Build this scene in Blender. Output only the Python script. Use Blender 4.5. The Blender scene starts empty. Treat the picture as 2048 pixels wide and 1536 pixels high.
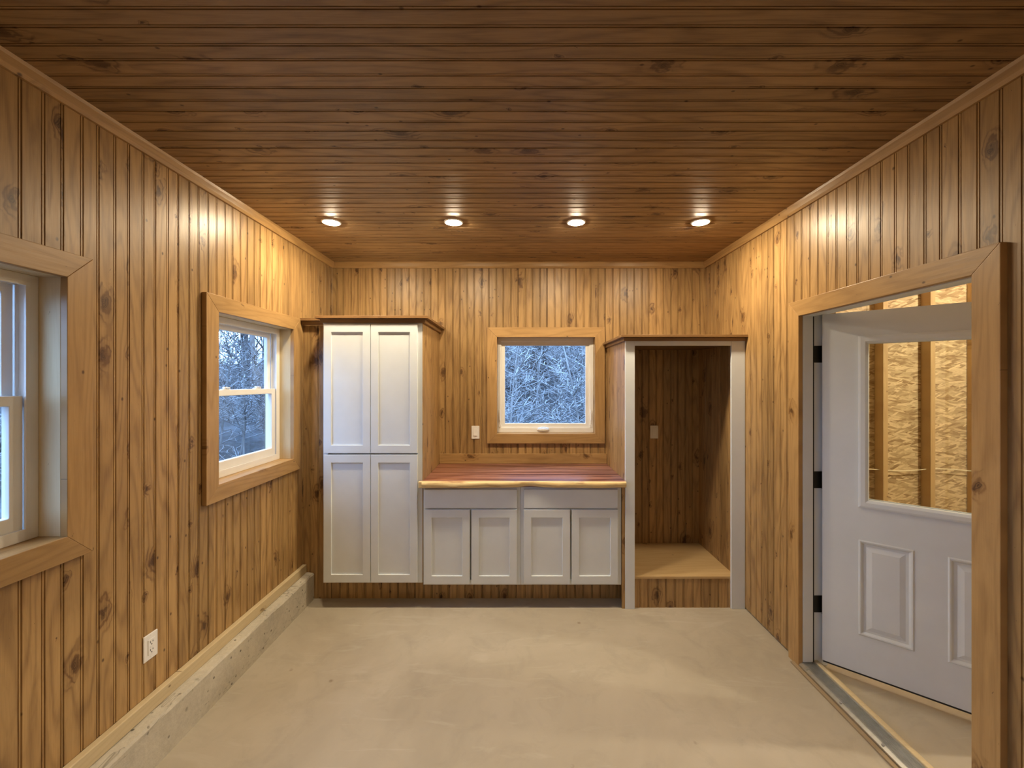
import bpy, bmesh, math, random
from mathutils import Matrix, Vector

random.seed(7)
SC = bpy.context.scene
COL = SC.collection

# ------------------------------------------------------------------ camera
F_PX = 830.0
CAM_Z = 1.69
cam = bpy.data.cameras.new('camera'); cam_o = bpy.data.objects.new('camera', cam); COL.objects.link(cam_o)
cam.sensor_fit = 'HORIZONTAL'; cam.sensor_width = 36.0
cam.lens = 36.0 * F_PX / 2048.0
cam.shift_x = -14.0 / 2048.0
cam.shift_y = -5.0 / 2048.0
cam.clip_start = 0.02; cam.clip_end = 400
cam_o.location = (0, 0, CAM_Z); cam_o.rotation_euler = (math.pi / 2, 0, 0)
SC.camera = cam_o

# ------------------------------------------------------------------ light: overcast winter dusk outside
world = bpy.data.worlds.new('overcast_sky'); SC.world = world
world.use_nodes = True
bg = world.node_tree.nodes['Background']
bg.inputs['Color'].default_value = (0.34, 0.56, 1.0, 1)
bg.inputs['Strength'].default_value = 4.0
LAMP_E = 430.0            # radiance of one downlight lens
LAMP_C = (1.0, 0.82, 0.56)
GARAGE_E = 1500.0

SC.view_settings.view_transform = 'Standard'
SC.view_settings.look = 'None'
SC.view_settings.gamma = 1.0
SC.view_settings.use_curve_mapping = False
SC.view_settings.exposure = 1.02
try:
    SC.cycles.max_bounces = 6; SC.cycles.diffuse_bounces = 4; SC.cycles.glossy_bounces = 2; SC.cycles.transparent_max_bounces = 12
except Exception:
    pass

# ------------------------------------------------------------------ node helper
class NT:
    def __init__(s, name):
        s.m = bpy.data.materials.new(name); s.m.use_nodes = True
        s.t = s.m.node_tree; s.n = s.t.nodes; s.l = s.t.links
        s.b = s.n['Principled BSDF']
    def put(s, sock, v):
        if v is None: return
        if isinstance(v, bpy.types.NodeSocket): s.l.new(v, sock)
        elif isinstance(v, (tuple, list)):
            if len(v) == 3 and sock.type == 'RGBA': v = (*v, 1)
            sock.default_value = v
        else: sock.default_value = v
    def math(s, op, a, b=None, c=None, clamp=False):
        n = s.n.new('ShaderNodeMath'); n.operation = op; n.use_clamp = clamp
        for i, v in enumerate((a, b, c)): s.put(n.inputs[i], v)
        return n.outputs[0]
    def vmath(s, op, a, b=None):
        n = s.n.new('ShaderNodeVectorMath'); n.operation = op
        s.put(n.inputs[0], a)
        if b is not None: s.put(n.inputs[1], b)
        return n.outputs[0]
    def comb(s, x, y, z):
        n = s.n.new('ShaderNodeCombineXYZ')
        for i, v in enumerate((x, y, z)): s.put(n.inputs[i], v)
        return n.outputs[0]
    def sep(s, v):
        n = s.n.new('ShaderNodeSeparateXYZ'); s.put(n.inputs[0], v); return n.outputs
    def obj(s):
        return s.n.new('ShaderNodeTexCoord').outputs['Object']
    def rnd(s):
        return s.n.new('ShaderNodeObjectInfo').outputs['Random']
    def noise(s, v, scale=1.0, detail=3.0, rough=0.5, dist=0.0):
        n = s.n.new('ShaderNodeTexNoise'); s.put(n.inputs['Vector'], v)
        n.inputs['Scale'].default_value = scale; n.inputs['Detail'].default_value = detail
        n.inputs['Roughness'].default_value = rough; n.inputs['Distortion'].default_value = dist
        return n.outputs[0]
    def voro(s, v, scale=1.0, dims='3D', rand=1.0, feature='F1'):
        n = s.n.new('ShaderNodeTexVoronoi'); n.voronoi_dimensions = dims; n.feature = feature
        s.put(n.inputs['Vector'], v); n.inputs['Scale'].default_value = scale
        n.inputs['Randomness'].default_value = rand
        return n.outputs
    def rng(s, v, a, b, c=0.0, d=1.0, smooth=False):
        n = s.n.new('ShaderNodeMapRange'); n.clamp = True
        if smooth: n.interpolation_type = 'SMOOTHSTEP'
        for i, x in enumerate((v, a, b, c, d)): s.put(n.inputs[i], x)
        return n.outputs[0]
    def mix(s, f, a, b, mode='MIX'):
        n = s.n.new('ShaderNodeMix'); n.data_type = 'RGBA'; n.blend_type = mode
        s.put(n.inputs[0], f); s.put(n.inputs[6], a); s.put(n.inputs[7], b)
        return n.outputs[2]
    def bump(s, h, strength=0.2, dist=0.002):
        n = s.n.new('ShaderNodeBump'); s.put(n.inputs['Height'], h)
        n.inputs['Strength'].default_value = strength; n.inputs['Distance'].default_value = dist
        s.l.new(n.outputs[0], s.b.inputs['Normal'])
    def fin(s, color=None, rough=None, spec=None, metal=None, coat=None, coatr=None):
        s.put(s.b.inputs['Base Color'], color)
        s.put(s.b.inputs['Roughness'], rough)
        if spec is not None: s.b.inputs['Specular IOR Level'].default_value = spec
        if metal is not None: s.b.inputs['Metallic'].default_value = metal
        if coat is not None: s.b.inputs['Coat Weight'].default_value = coat
        if coatr is not None: s.b.inputs['Coat Roughness'].default_value = coatr
        return s.m

def wood(name, light, dark, knot=(0.055, 0.022, 0.008), knots=0.5, rough=0.36, vary=0.22, blotch=0.35, grain=0.35):
    """pine board; local z runs along the grain, local y across it"""
    s = NT(name)
    x, y, z = s.sep(s.obj())
    r = s.rnd()
    oy = s.math('MULTIPLY', r, 37.31); oz = s.math('MULTIPLY', r, 71.77)
    # knots
    ky = s.math('MULTIPLY_ADD', y, 1 / 0.14, oy); kz = s.math('MULTIPLY_ADD', z, 1 / 0.25, oz)
    warp = s.noise(s.comb(s.math('MULTIPLY_ADD', y, 30, oy), s.math('MULTIPLY_ADD', z, 22, oz), 0), 1, 2)
    kv = s.comb(s.math('MULTIPLY_ADD', warp, 0.30, ky), s.math('MULTIPLY_ADD', warp, 0.30, kz), 0)
    d, c, _p = s.voro(kv, 1.0, '2D', 0.9)[:3]
    cr = s.sep(c)[0]
    kr = s.rng(cr, 1.0 - knots, 1.0, 0.001, 0.16)
    core = s.rng(d, s.math('MULTIPLY', kr, 0.35), s.math('ADD', kr, 0.01), 1, 0, True)
    halo = s.rng(d, 0.0, s.math('MULTIPLY_ADD', kr, 3.0, 0.001), 1, 0, True)
    # cathedral figure bent around the knots
    n1 = s.noise(s.comb(s.math('MULTIPLY_ADD', y, 7.5, oy), s.math('MULTIPLY_ADD', z, 0.75, oz), 0), 1, 2, 0.4)
    ring = s.math('MULTIPLY_ADD', n1, 70.0, s.math('MULTIPLY', halo, 11.0))
    ring = s.math('MULTIPLY_ADD', s.math('SINE', ring), 0.5, 0.5)
    ring = s.math('POWER', ring, 2.6)
    fine = s.noise(s.comb(s.math('MULTIPLY_ADD', y, 380, oy), s.math('MULTIPLY_ADD', z, 7, oz), 0), 1, 2, 0.6)
    blo = s.noise(s.comb(s.math('MULTIPLY_ADD', y, 22, oy), s.math('MULTIPLY_ADD', z, 4.0, oz), x), 1, 3, 0.65, 0.6)
    blo = s.rng(blo, 0.46, 0.74)
    f = s.math('MULTIPLY', ring, s.math('MULTIPLY_ADD', halo, 0.5, grain))
    f = s.math('MULTIPLY_ADD', s.rng(fine, 0.35, 0.75), 0.26, f)
    f = s.math('MULTIPLY_ADD', blo, blotch, f)
    feather = s.math('MULTIPLY', halo, s.rng(fine, 0.3, 0.6, 0.35, 1.0))
    f = s.math('MULTIPLY_ADD', feather, 0.75, f, clamp=True)
    col = s.mix(f, light, dark)
    krings = s.math('MULTIPLY_ADD', s.math('SINE', s.math('MULTIPLY', d, 170)), 0.22, 0.72)
    col = s.mix(s.math('MULTIPLY', core, krings), col, knot)
    # pin knots
    pd, pc = s.voro(s.comb(s.math('MULTIPLY_ADD', y, 1 / 0.05, oz), s.math('MULTIPLY_ADD', z, 1 / 0.075, oy), 0), 1.0, '2D', 1.0)[:2]
    pin = s.math('MULTIPLY', s.rng(pd, 0.05, 0.13, 1, 0), s.math('GREATER_THAN', s.sep(pc)[1], 1.0 - knots * 0.11))
    col = s.mix(s.math('MULTIPLY', pin, 0.85), col, knot)
    v = s.rng(r, 0, 1, 1 - vary, 1 + vary * 0.35)
    col = s.mix(1.0, col, s.comb(v, v, v), 'MULTIPLY')
    s.bump(s.noise(s.comb(s.math('MULTIPLY', y, 60), s.math('MULTIPLY_ADD', z, 3, oz), 0), 1, 2), 0.4, 0.0014)
    return s.fin(col, s.rng(fine, 0.2, 0.8, rough - 0.05, rough + 0.1), 0.5)

M = {}
M['pine'] = wood('stained_pine', (0.47, 0.29, 0.115), (0.175, 0.087, 0.031), knots=0.5)
M['ceiling'] = wood('stained_pine_ceiling', (0.40, 0.245, 0.105), (0.14, 0.072, 0.029), knots=0.45, rough=0.46)
M['trim'] = wood('stained_pine_trim', (0.46, 0.28, 0.11), (0.26, 0.138, 0.047), knots=0.14, vary=0.12, blotch=0.3, grain=0.3)
M['crown'] = wood('stained_pine_crown', (0.28, 0.155, 0.06), (0.15, 0.075, 0.028), knots=0.1, vary=0.1)
M['raw'] = wood('raw_pine', (0.63, 0.51, 0.31), (0.49, 0.37, 0.20), knot=(0.15, 0.08, 0.035), knots=0.18, rough=0.55, vary=0.08, blotch=0.2, grain=0.25)
M['stud'] = wood('framing_lumber', (0.62, 0.43, 0.20), (0.46, 0.29, 0.12), knot=(0.17, 0.08, 0.03), knots=0.25, rough=0.6, vary=0.15, blotch=0.2, grain=0.3)
M['plywood'] = wood('plywood', (0.56, 0.39, 0.19), (0.46, 0.29, 0.12), knots=0.06, rough=0.5, vary=0.03, blotch=0.25, grain=0.3)

def plain(name, col, rough=0.4, spec=0.5, metal=0.0, var=0.03, scale=6.0):
    s = NT(name)
    n = s.noise(s.obj(), scale, 3)
    v = s.rng(n, 0.3, 0.7, 1 - var, 1 + var)
    return s.fin(s.mix(1.0, col, s.comb(v, v, v), 'MULTIPLY'), rough, spec, metal)
M['cabinet'] = plain('cabinet_paint', (0.70, 0.745, 0.78), 0.38)
M['white'] = plain('white_paint', (0.69, 0.73, 0.76), 0.4)
M['door'] = plain('door_paint', (0.66, 0.70, 0.74), 0.42)
M['vinyl'] = plain('white_vinyl', (0.80, 0.79, 0.76), 0.35)
M['plastic'] = plain('white_plastic', (0.82, 0.80, 0.76), 0.3)
M['slot'] = plain('dark_slot', (0.03, 0.03, 0.03), 0.6)
M['black'] = plain('black_metal', (0.006, 0.006, 0.006), 0.5)
M['rubber'] = plain('black_rubber', (0.015, 0.015, 0.017), 0.7)
M['alu'] = plain('aluminium', (0.62, 0.61, 0.58), 0.38, 0.5, 1.0, 0.08, 30)
M['screw'] = plain('screw_metal', (0.75, 0.74, 0.7), 0.3, 0.5, 1.0)
M['shell'] = plain('sheathing', (0.30, 0.22, 0.13), 0.8)
M['cable'] = plain('cable_jacket', (0.80, 0.72, 0.50), 0.45)
M['porcelain'] = plain('porcelain', (0.8, 0.8, 0.78), 0.25)

def concrete_floor():
    s = NT('concrete_floor'); p = s.obj()
    a = s.noise(p, 0.9, 5, 0.6, 0.6); b = s.noise(p, 5.0, 5, 0.65, 0.8); c = s.noise(p, 90, 3, 0.6)
    x, y, z = s.sep(p)
    sw = s.noise(s.comb(s.math('MULTIPLY', x, 2.0), s.math('MULTIPLY', y, 9), 0), 1, 4, 0.6, 1.2)
    col = s.mix(s.rng(a, 0.35, 0.68), (0.46, 0.405, 0.315), (0.36, 0.31, 0.235))
    col = s.mix(s.math('MULTIPLY', s.rng(b, 0.5, 0.78), 0.45), col, (0.30, 0.262, 0.205))
    col = s.mix(s.math('MULTIPLY', s.rng(sw, 0.58, 0.75), 0.4), col, (0.54, 0.50, 0.42))
    spots = s.voro(p, 3.2)[0]
    col = s.mix(s.math('MULTIPLY', s.rng(spots, 0.02, 0.05, 1, 0), s.rng(b, 0.5, 0.55)), col, (0.26, 0.21, 0.15))
    s.bump(s.math('MULTIPLY_ADD', c, 0.4, b), 0.12, 0.004)
    return s.fin(col, s.rng(b, 0.3, 0.7, 0.5, 0.68), 0.35)
M['floor'] = concrete_floor()

def curb_mat():
    s = NT('curb_concrete'); p = s.obj()
    x, y, z = s.sep(p)
    a = s.noise(p, 3.0, 5, 0.6, 0.5); b = s.noise(p, 45, 4, 0.7)
    pits = s.voro(p, 26)[0]; pc = s.noise(p, 5, 3)
    pit = s.math('MULTIPLY', s.rng(pits, 0.10, 0.20, 1, 0), s.rng(pc, 0.47, 0.55))
    big = s.voro(p, 9)[0]
    pit2 = s.math('MULTIPLY', s.rng(big, 0.05, 0.13, 1, 0), s.rng(a, 0.46, 0.53))
    pit = s.math('MAXIMUM', pit, pit2)
    crack = s.noise(s.comb(s.math('MULTIPLY', y, 1.2), s.math('MULTIPLY', z, 5), x), 1, 5, 0.65, 1.5)
    crack = s.rng(s.math('ABSOLUTE', s.math('SUBTRACT', crack, 0.56)), 0.0, 0.006, 1, 0)
    col = s.mix(s.rng(a, 0.3, 0.7), (0.56, 0.51, 0.41), (0.40, 0.365, 0.295))
    col = s.mix(s.math('MULTIPLY', s.rng(b, 0.4, 0.7), 0.35), col, (0.66, 0.61, 0.50))
    col = s.mix(s.math('MULTIPLY', crack, 0.6), col, (0.10, 0.09, 0.075))
    col = s.mix(s.math('MULTIPLY', pit, 0.85), col, (0.075, 0.068, 0.055))
    s.bump(s.math('SUBTRACT', b, s.math('MULTIPLY', pit, 1.5)), 0.45, 0.004)
    return s.fin(col, 0.8, 0.3)
M['curb'] = curb_mat()

def osb():
    s = NT('oriented_strand_board'); x, y, z = s.sep(s.obj())
    def layer(ang, sx, sz, off):
        ca, sa = math.cos(ang), math.sin(ang)
        u = s.math('ADD', s.math('MULTIPLY', x, ca), s.math('MULTIPLY', z, sa))
        v = s.math('SUBTRACT', s.math('MULTIPLY', z, ca), s.math('MULTIPLY', x, sa))
        vec = s.comb(s.math('MULTIPLY_ADD', u, sx, off), s.math('MULTIPLY', v, sz), 0)
        o = s.voro(vec, 1.0, '2D', 1.0)
        return s.sep(o[1]), o[0]
    (a, a2, _), da = layer(0.10, 9, 58, 0.0); (b, b2, _), db = layer(-0.22, 11, 70, 11.3); (c, c2, _), dc = layer(0.38, 15, 80, 23.1)
    v = s.math('MULTIPLY_ADD', s.math('GREATER_THAN', b2, 0.5), s.math('SUBTRACT', b, a), a)
    v = s.math('MULTIPLY_ADD', s.math('GREATER_THAN', c2, 0.72), s.math('SUBTRACT', c, v), v)
    col = s.mix(v, (0.30, 0.19, 0.085), (0.78, 0.62, 0.36))
    fine = s.noise(s.comb(s.math('MULTIPLY', x, 40), 0, s.math('MULTIPLY', z, 260)), 1, 2)
    col = s.mix(s.math('MULTIPLY', s.rng(fine, 0.45, 0.7), 0.3), col, (0.24, 0.14, 0.05))
    s.bump(v, 0.25, 0.002)
    return s.fin(col, 0.6, 0.3)
M['osb'] = osb()

def slab_wood():
    s = NT('live_edge_cedar'); x, y, z = s.sep(s.obj())   # y = 0 at the front edge
    wob = s.noise(s.comb(s.math('MULTIPLY', x, 2.2), s.math('MULTIPLY', z, 3), 0.3), 1, 3)
    e = s.math('MULTIPLY_ADD', s.math('SUBTRACT', wob, 0.5), 0.05, y)
    sap = s.rng(e, 0.018, 0.030, 1, 0, True)
    g = s.noise(s.comb(s.math('MULTIPLY', x, 0.9), s.math('MULTIPLY', y, 20), s.math('MULTIPLY', z, 20)), 1, 4, 0.6, 0.5)
    g2 = s.noise(s.comb(s.math('MULTIPLY', x, 1.0), s.math('MULTIPLY', y, 9), 2.0), 1, 3, 0.5, 1.0)
    heart = s.mix(s.rng(g, 0.40, 0.60), (0.34, 0.165, 0.125), (0.10, 0.034, 0.028))
    heart = s.mix(s.rng(g2, 0.62, 0.70), heart, (0.50, 0.26, 0.13))
    heart = s.mix(s.math('MULTIPLY', s.rng(x, -0.1, -0.6), 0.35), heart, (0.34, 0.125, 0.045))
    sapc = s.mix(s.rng(g, 0.35, 0.7), (0.80, 0.62, 0.31), (0.62, 0.41, 0.17))
    sp = s.noise(s.comb(s.math('MULTIPLY', x, 5), s.math('MULTIPLY', z, 40), 0.0), 1, 3)
    sapc = s.mix(s.math('MULTIPLY', s.rng(sp, 0.55, 0.68), 0.6), sapc, (0.27, 0.11, 0.04))
    s.bump(g, 0.12, 0.002)
    return s.fin(s.mix(sap, heart, sapc), 0.3, 0.5)
M['slab'] = slab_wood()

def glass_mat():
    m = bpy.data.materials.new('window_glass'); m.use_nodes = True
    t = m.node_tree; t.nodes.clear()
    out = t.nodes.new('ShaderNodeOutputMaterial'); mx = t.nodes.new('ShaderNodeMixShader')
    tr = t.nodes.new('ShaderNodeBsdfTransparent'); gl = t.nodes.new('ShaderNodeBsdfGlossy')
    lw = t.nodes.new('ShaderNodeLayerWeight'); lw.inputs['Blend'].default_value = 0.5
    pw = t.nodes.new('ShaderNodeMath'); pw.operation = 'POWER'; pw.inputs[1].default_value = 5.0
    fr = t.nodes.new('ShaderNodeMath'); fr.operation = 'MULTIPLY_ADD'; fr.inputs[1].default_value = 0.9; fr.inputs[2].default_value = 0.035
    t.links.new(lw.outputs['Facing'], pw.inputs[0]); t.links.new(pw.outputs[0], fr.inputs[0])
    tr.inputs[0].default_value = (0.95, 0.98, 0.98, 1); gl.inputs['Roughness'].default_value = 0.01
    t.links.new(fr.outputs[0], mx.inputs[0]); t.links.new(tr.outputs[0], mx.inputs[1]); t.links.new(gl.outputs[0], mx.inputs[2])
    t.links.new(mx.outputs[0], out.inputs[0])
    return m
M['glass'] = glass_mat()

def emit(name, col, st):
    s = NT(name); s.fin((0.8, 0.8, 0.8), 0.4)
    s.b.inputs['Emission Color'].default_value = (*col, 1); s.b.inputs['Emission Strength'].default_value = st
    return s.m
M['lens'] = emit('lit_lens', LAMP_C, LAMP_E)
M['lens_fill'] = emit('fill_lens', LAMP_C, LAMP_E * 0.34)  # weaker lens for the added fill lamps out of view
M['bulb'] = emit('lit_bulb', (1.0, 0.87, 0.66), GARAGE_E)

def bark():
    s = NT('snowy_bark'); p = s.obj()
    nz = s.sep(s.n.new('ShaderNodeNewGeometry').outputs['Normal'])[2]
    n = s.noise(p, 2.5, 4, 0.6); r = s.rnd()
    c1 = s.mix(r, (0.05, 0.045, 0.043), (0.40, 0.385, 0.37))
    col = s.mix(s.rng(n, 0.4, 0.65), c1, (0.10, 0.088, 0.08))
    sn = s.math('MULTIPLY', s.rng(nz, 0.45, 0.75), s.rng(n, 0.36, 0.5))
    return s.fin(s.mix(sn, col, (0.50, 0.52, 0.55)), 0.9, 0.2)
M['bark'] = bark()
def ground():
    s = NT('snowy_leaf_litter'); p = s.obj()
    a = s.noise(p, 0.55, 6, 0.7, 0.6); b = s.noise(p, 7.0, 4, 0.7)
    f = s.rng(s.math('MULTIPLY_ADD', b, 0.55, a), 0.66, 1.0)
    col = s.mix(f, (0.055, 0.052, 0.05), (0.15, 0.16, 0.175))
    s.bump(b, 0.6, 0.08)
    return s.fin(col, 0.9, 0.2)
M['ground'] = ground()

# ------------------------------------------------------------------ object helpers
def wmat(o):
    return o.matrix_basis.copy() if o.parent is None else wmat(o.parent) @ o.matrix_parent_inverse @ o.matrix_basis

def tag(o, label=None, cat=None, group=None, kind=None):
    if label: o['label'] = label
    if cat: o['category'] = cat
    if group: o['group'] = group
    if kind: o['kind'] = kind
    return o

def empty(name, loc=(0, 0, 0), rz=0.0):
    o = bpy.data.objects.new(name, None); COL.objects.link(o)
    o.location = loc; o.rotation_euler = (0, 0, rz); o.empty_display_size = 0.1
    return o

def link(name, me, parent=None, MW=None, bevel=0.0):
    """link mesh as object; MW = its world matrix, kept when it is parented"""
    o = bpy.data.objects.new(name, me); COL.objects.link(o)
    if parent is not None:
        o.parent = parent; o.matrix_parent_inverse = wmat(parent).inverted()
    if MW is not None: o.matrix_basis = MW
    if bevel:
        b = o.modifiers.new('bevel', 'BEVEL'); b.width = bevel; b.segments = 2; b.limit_method = 'ANGLE'; b.angle_limit = 0.6
    return o

class MB:
    def __init__(s): s.v = []; s.f = []
    def add(s, vs, fs):
        k = len(s.v); s.v += [tuple(p) for p in vs]; s.f += [tuple(i + k for i in f) for f in fs]; return s
    def box(s, x0, x1, y0, y1, z0, z1):
        return s.add([(x0, y0, z0), (x1, y0, z0), (x1, y1, z0), (x0, y1, z0), (x0, y0, z1), (x1, y0, z1), (x1, y1, z1), (x0, y1, z1)],
                     [(0, 3, 2, 1), (4, 5, 6, 7), (0, 1, 5, 4), (1, 2, 6, 5), (2, 3, 7, 6), (3, 0, 4, 7)])
    def loops(s, loops, caps=True, closed=False):
        n = len(loops[0]); vs = [p for l in loops for p in l]; fs = []
        m = len(loops)
        for i in range(m if closed else m - 1):
            for j in range(n):
                fs.append((i * n + j, i * n + (j + 1) % n, ((i + 1) % m) * n + (j + 1) % n, ((i + 1) % m) * n + j))
        if caps and not closed:
            fs.append(tuple(range(n))[::-1]); fs.append(tuple((m - 1) * n + j for j in range(n)))
        return s.add(vs, fs)
    def frame(s, x0, x1, z0, z1, w, y0, y1, wt=None, wb=None):
        """rectangular ring in the xz plane, y0 front to y1 back"""
        wt = wt or w; wb = wb or w
        prof = [(0, y0), (1, y0), (1, y1), (0, y1)]
        cs = [((x0, z0), (x0 + w, z0 + wb)), ((x1, z0), (x1 - w, z0 + wb)), ((x1, z1), (x1 - w, z1 - wt)), ((x0, z1), (x0 + w, z1 - wt))]
        return s.loops([[((a if k == 0 else b)[0], y, (a if k == 0 else b)[1]) for k, y in prof] for a, b in cs], closed=True)
    def mesh(s, name, mat, smooth=False):
        me = bpy.data.meshes.new(name); me.from_pydata(s.v, [], s.f)
        bm = bmesh.new(); bm.from_mesh(me); bmesh.ops.recalc_face_normals(bm, faces=bm.faces); bm.to_mesh(me); bm.free()
        me.materials.append(mat)
        if smooth:
            for p in me.polygons: p.use_smooth = True
        return me
    def build(s, name, mat, parent=None, MW=None, bevel=0.0, smooth=False):
        return link(name, s.mesh(name, mat, smooth), parent, MW, bevel)

def axes(o, n, w, l):
    n, w, l = Vector(n), Vector(w), Vector(l)
    m = Matrix((n, w, l)).transposed().to_4x4(); m.translation = Vector(o); return m

X, Y, Z = Vector((1, 0, 0)), Vector((0, 1, 0)), Vector((0, 0, 1))

# one tongue-and-groove board: V joint and centre bead, face at local x = 0
def board_profile(W):
    g = W / 2
    return [(0.0003, -0.0085), (0.0030, 0.0),
            (g - 0.0068, 0), (g - 0.0046, -0.0075), (g - 0.0026, -0.0008), (g + 0.0026, -0.0008), (g + 0.0046, -0.0075), (g + 0.0068, 0),
            (W - 0.0105, 0), (W - 0.0083, -0.0075), (W - 0.0062, -0.0008), (W - 0.0018, -0.0008), (W - 0.0003, -0.0085)]
_cache = {}
def plank_mesh(W, a, b, L, mat, flat=False):
    key = (round(W, 4), round(a, 4), round(b, 4), round(L, 4), mat, flat)
    if key in _cache: return _cache[key]
    P = [(0.0003, -0.003), (0.002, 0), (W - 0.002, 0), (W - 0.0003, -0.003)] if flat else board_profile(W)
    pts = []
    def at(y):
        if y <= P[0][0]: return (y, P[0][1])
        for (y0, x0), (y1, x1) in zip(P, P[1:]):
            if y0 <= y <= y1: return (y, x0 + (x1 - x0) * ((y - y0) / max(1e-9, y1 - y0)))
        return (y, P[-1][1])
    lo, hi = max(a, P[0][0]), min(b, P[-1][0])
    pts = [at(lo)] + [p for p in P if lo + 1e-5 < p[0] < hi - 1e-5] + [at(hi)]
    loop = [(x, y - W / 2) for y, x in pts] + [(-0.018, hi - W / 2), (-0.018, lo - W / 2)]
    mb = MB(); mb.loops([[(x, y, 0) for x, y in loop], [(x, y, L) for x, y in loop]])
    me = mb.mesh('plank', M[mat]); _cache[key] = me
    return me

def panel(parent, O, n, w, l, W0, W1, L0, L1, W=0.1296, phase=0.0, holes=(), mat='pine', name='plank', flat=False):
    """lay boards side by side along w between W0 and W1, each from L0 to L1 along l, cut around holes"""
    O, n, w, l = Vector(O), Vector(n), Vector(w), Vector(l)
    k = math.floor((W0 - phase) / W)
    while phase + k * W < W1 - 0.002:
        b0 = phase + k * W; k += 1
        a, b = max(0, W0 - b0), min(W, W1 - b0)
        if b - a < 0.003: continue
        pieces = [(a, b, L0, L1)]
        for (h0, h1, g0, g1) in holes:
            new = []
            for (pa, pb, l0, l1) in pieces:
                ha, hb = h0 - b0, h1 - b0
                if hb <= pa + 0.002 or ha >= pb - 0.002 or g1 <= l0 or g0 >= l1: new.append((pa, pb, l0, l1)); continue
                if ha > pa + 0.006: new.append((pa, ha, l0, l1))
                if hb < pb - 0.006: new.append((hb, pb, l0, l1))
                ca, cb = max(pa, ha), min(pb, hb)
                if g0 > l0 + 0.01: new.append((ca, cb, l0, g0))
                if g1 < l1 - 0.01: new.append((ca, cb, g1, l1))
            pieces = new
        for (pa, pb, l0, l1) in pieces:
            link(name, plank_mesh(W, pa, pb, l1 - l0, mat, flat), parent, axes(O + w * (b0 + W / 2) + l * l0, n, w, l))

def board(name, parent, O, n, l, length, width, thick, mat, m0=0.0, m1=0.0, bevel=0.002):
    """straight board; centre line starts at O, face normal n, runs along l; m0/m1 = mitre slope at each end"""
    n, l = Vector(n), Vector(l); w = l.cross(n); h = width / 2; L = length
    a = [(0, -h, m0 * -h), (0, h, m0 * h), (0, h, L + m1 * h), (0, -h, L - m1 * h)]
    mb = MB(); mb.loops([[(x + 0, y, z) for x, y, z in a], [(x + thick, y, z) for x, y, z in a]])
    return mb.build(name, M[mat], parent, axes(O, n, w, l), bevel)

def picture_casing(parent, O, n, u, w0, w1, z0, z1, cw, th, mat='trim', skip_bottom=False, name='casing_board'):
    """mitred boards around the opening w0..w1, z0..z1; u = horizontal axis in the wall"""
    O, n, u = Vector(O), Vector(n), Vector(u); h = cw / 2
    def P(w, z): return O + u * w + Z * z
    # verticals run up (l=Z): local w = Z x n
    wl = Z.cross(n); sgn = 1 if wl.dot(u) > 0 else -1
    zb = z0 if skip_bottom else z0 - h
    for side, wpos in ((-1, w0 - h), (1, w1 + h)):
        k = sgn * side     # outer edge lies on +k side of local y
        board(name, parent, P(wpos, zb), n, Z, (z1 + h) - zb, cw, th, mat, 0 if skip_bottom else -k, k)
    wl2 = u.cross(n); kz = 1 if wl2.dot(Z) > 0 else -1
    for side, zpos in ((1, z1 + h), (-1, z0 - h)):
        if side == -1 and skip_bottom: continue
        k = kz * side
        board(name, parent, P(w0 - h, zpos), n, u, (w1 - w0) + cw, cw, th, mat, -k, k)

# ------------------------------------------------------------------ dimensions
A = 1.68            # half width of the room, board face to board face
YB = 3.74           # back wall
YF = -2.2           # wall behind the camera
ZC = 2.762          # ceiling
W_L = 0.1296; W_R = 0.1355

LW = [(0.76, 1.52), (2.289, 3.05)]       # left windows (inside the casing), Y range
LW_HID = (-1.10, -0.34)                  # third one of the row, behind the camera
WZ0, WZ1 = 1.122, 2.073
BWX0, BWX1, BWZ0, BWZ1 = -0.197, 0.681, 1.222, 2.088
DY0, DY1, DZ1 = 1.518, 2.457, 2.078      # door opening inside the casing

# ------------------------------------------------------------------ shell
def wall_shell(name, boxes, label, cat='wall', mat='shell'):
    mb = MB()
    for b in boxes: mb.box(*b)
    o = mb.build(name, M[mat]); return tag(o, label, cat, kind='structure')

fl = MB().box(-1.95, A + 0.13, YF - 0.2, YB + 0.2, -0.15, 0.0).build('floor', M['floor'])
tag(fl, 'smooth beige trowelled concrete floor of the panelled room', 'floor', kind='structure')

# left wall with openings
xs0, xs1 = -A - 0.20, -A - 0.0185
ops = sorted([LW_HID] + LW)
bx = [(xs0, xs1, YF - 0.2, YB + 0.2, 0.20, WZ0 - 0.02), (xs0, xs1, YF - 0.2, YB + 0.2, WZ1 + 0.02, ZC + 0.1)]
ye = YF - 0.2
for a, b in ops:
    bx.append((xs0, xs1, ye, a - 0.02, WZ0 - 0.02, WZ1 + 0.02)); ye = b + 0.02
bx.append((xs0, xs1, ye, YB + 0.2, WZ0 - 0.02, WZ1 + 0.02))
wall_left = wall_shell('wall_left', bx, 'golden stained pine board wall with two double hung windows above a concrete curb', 'wall')
panel(wall_left, (-A, 0, 0), X, Y, Z, YF, YB, 0.27, ZC, W_L, 1.66 - 40 * W_L,
      [(a - 0.004, b + 0.004, WZ0 - 0.004, WZ1 + 0.004) for a, b in ops])

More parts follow.
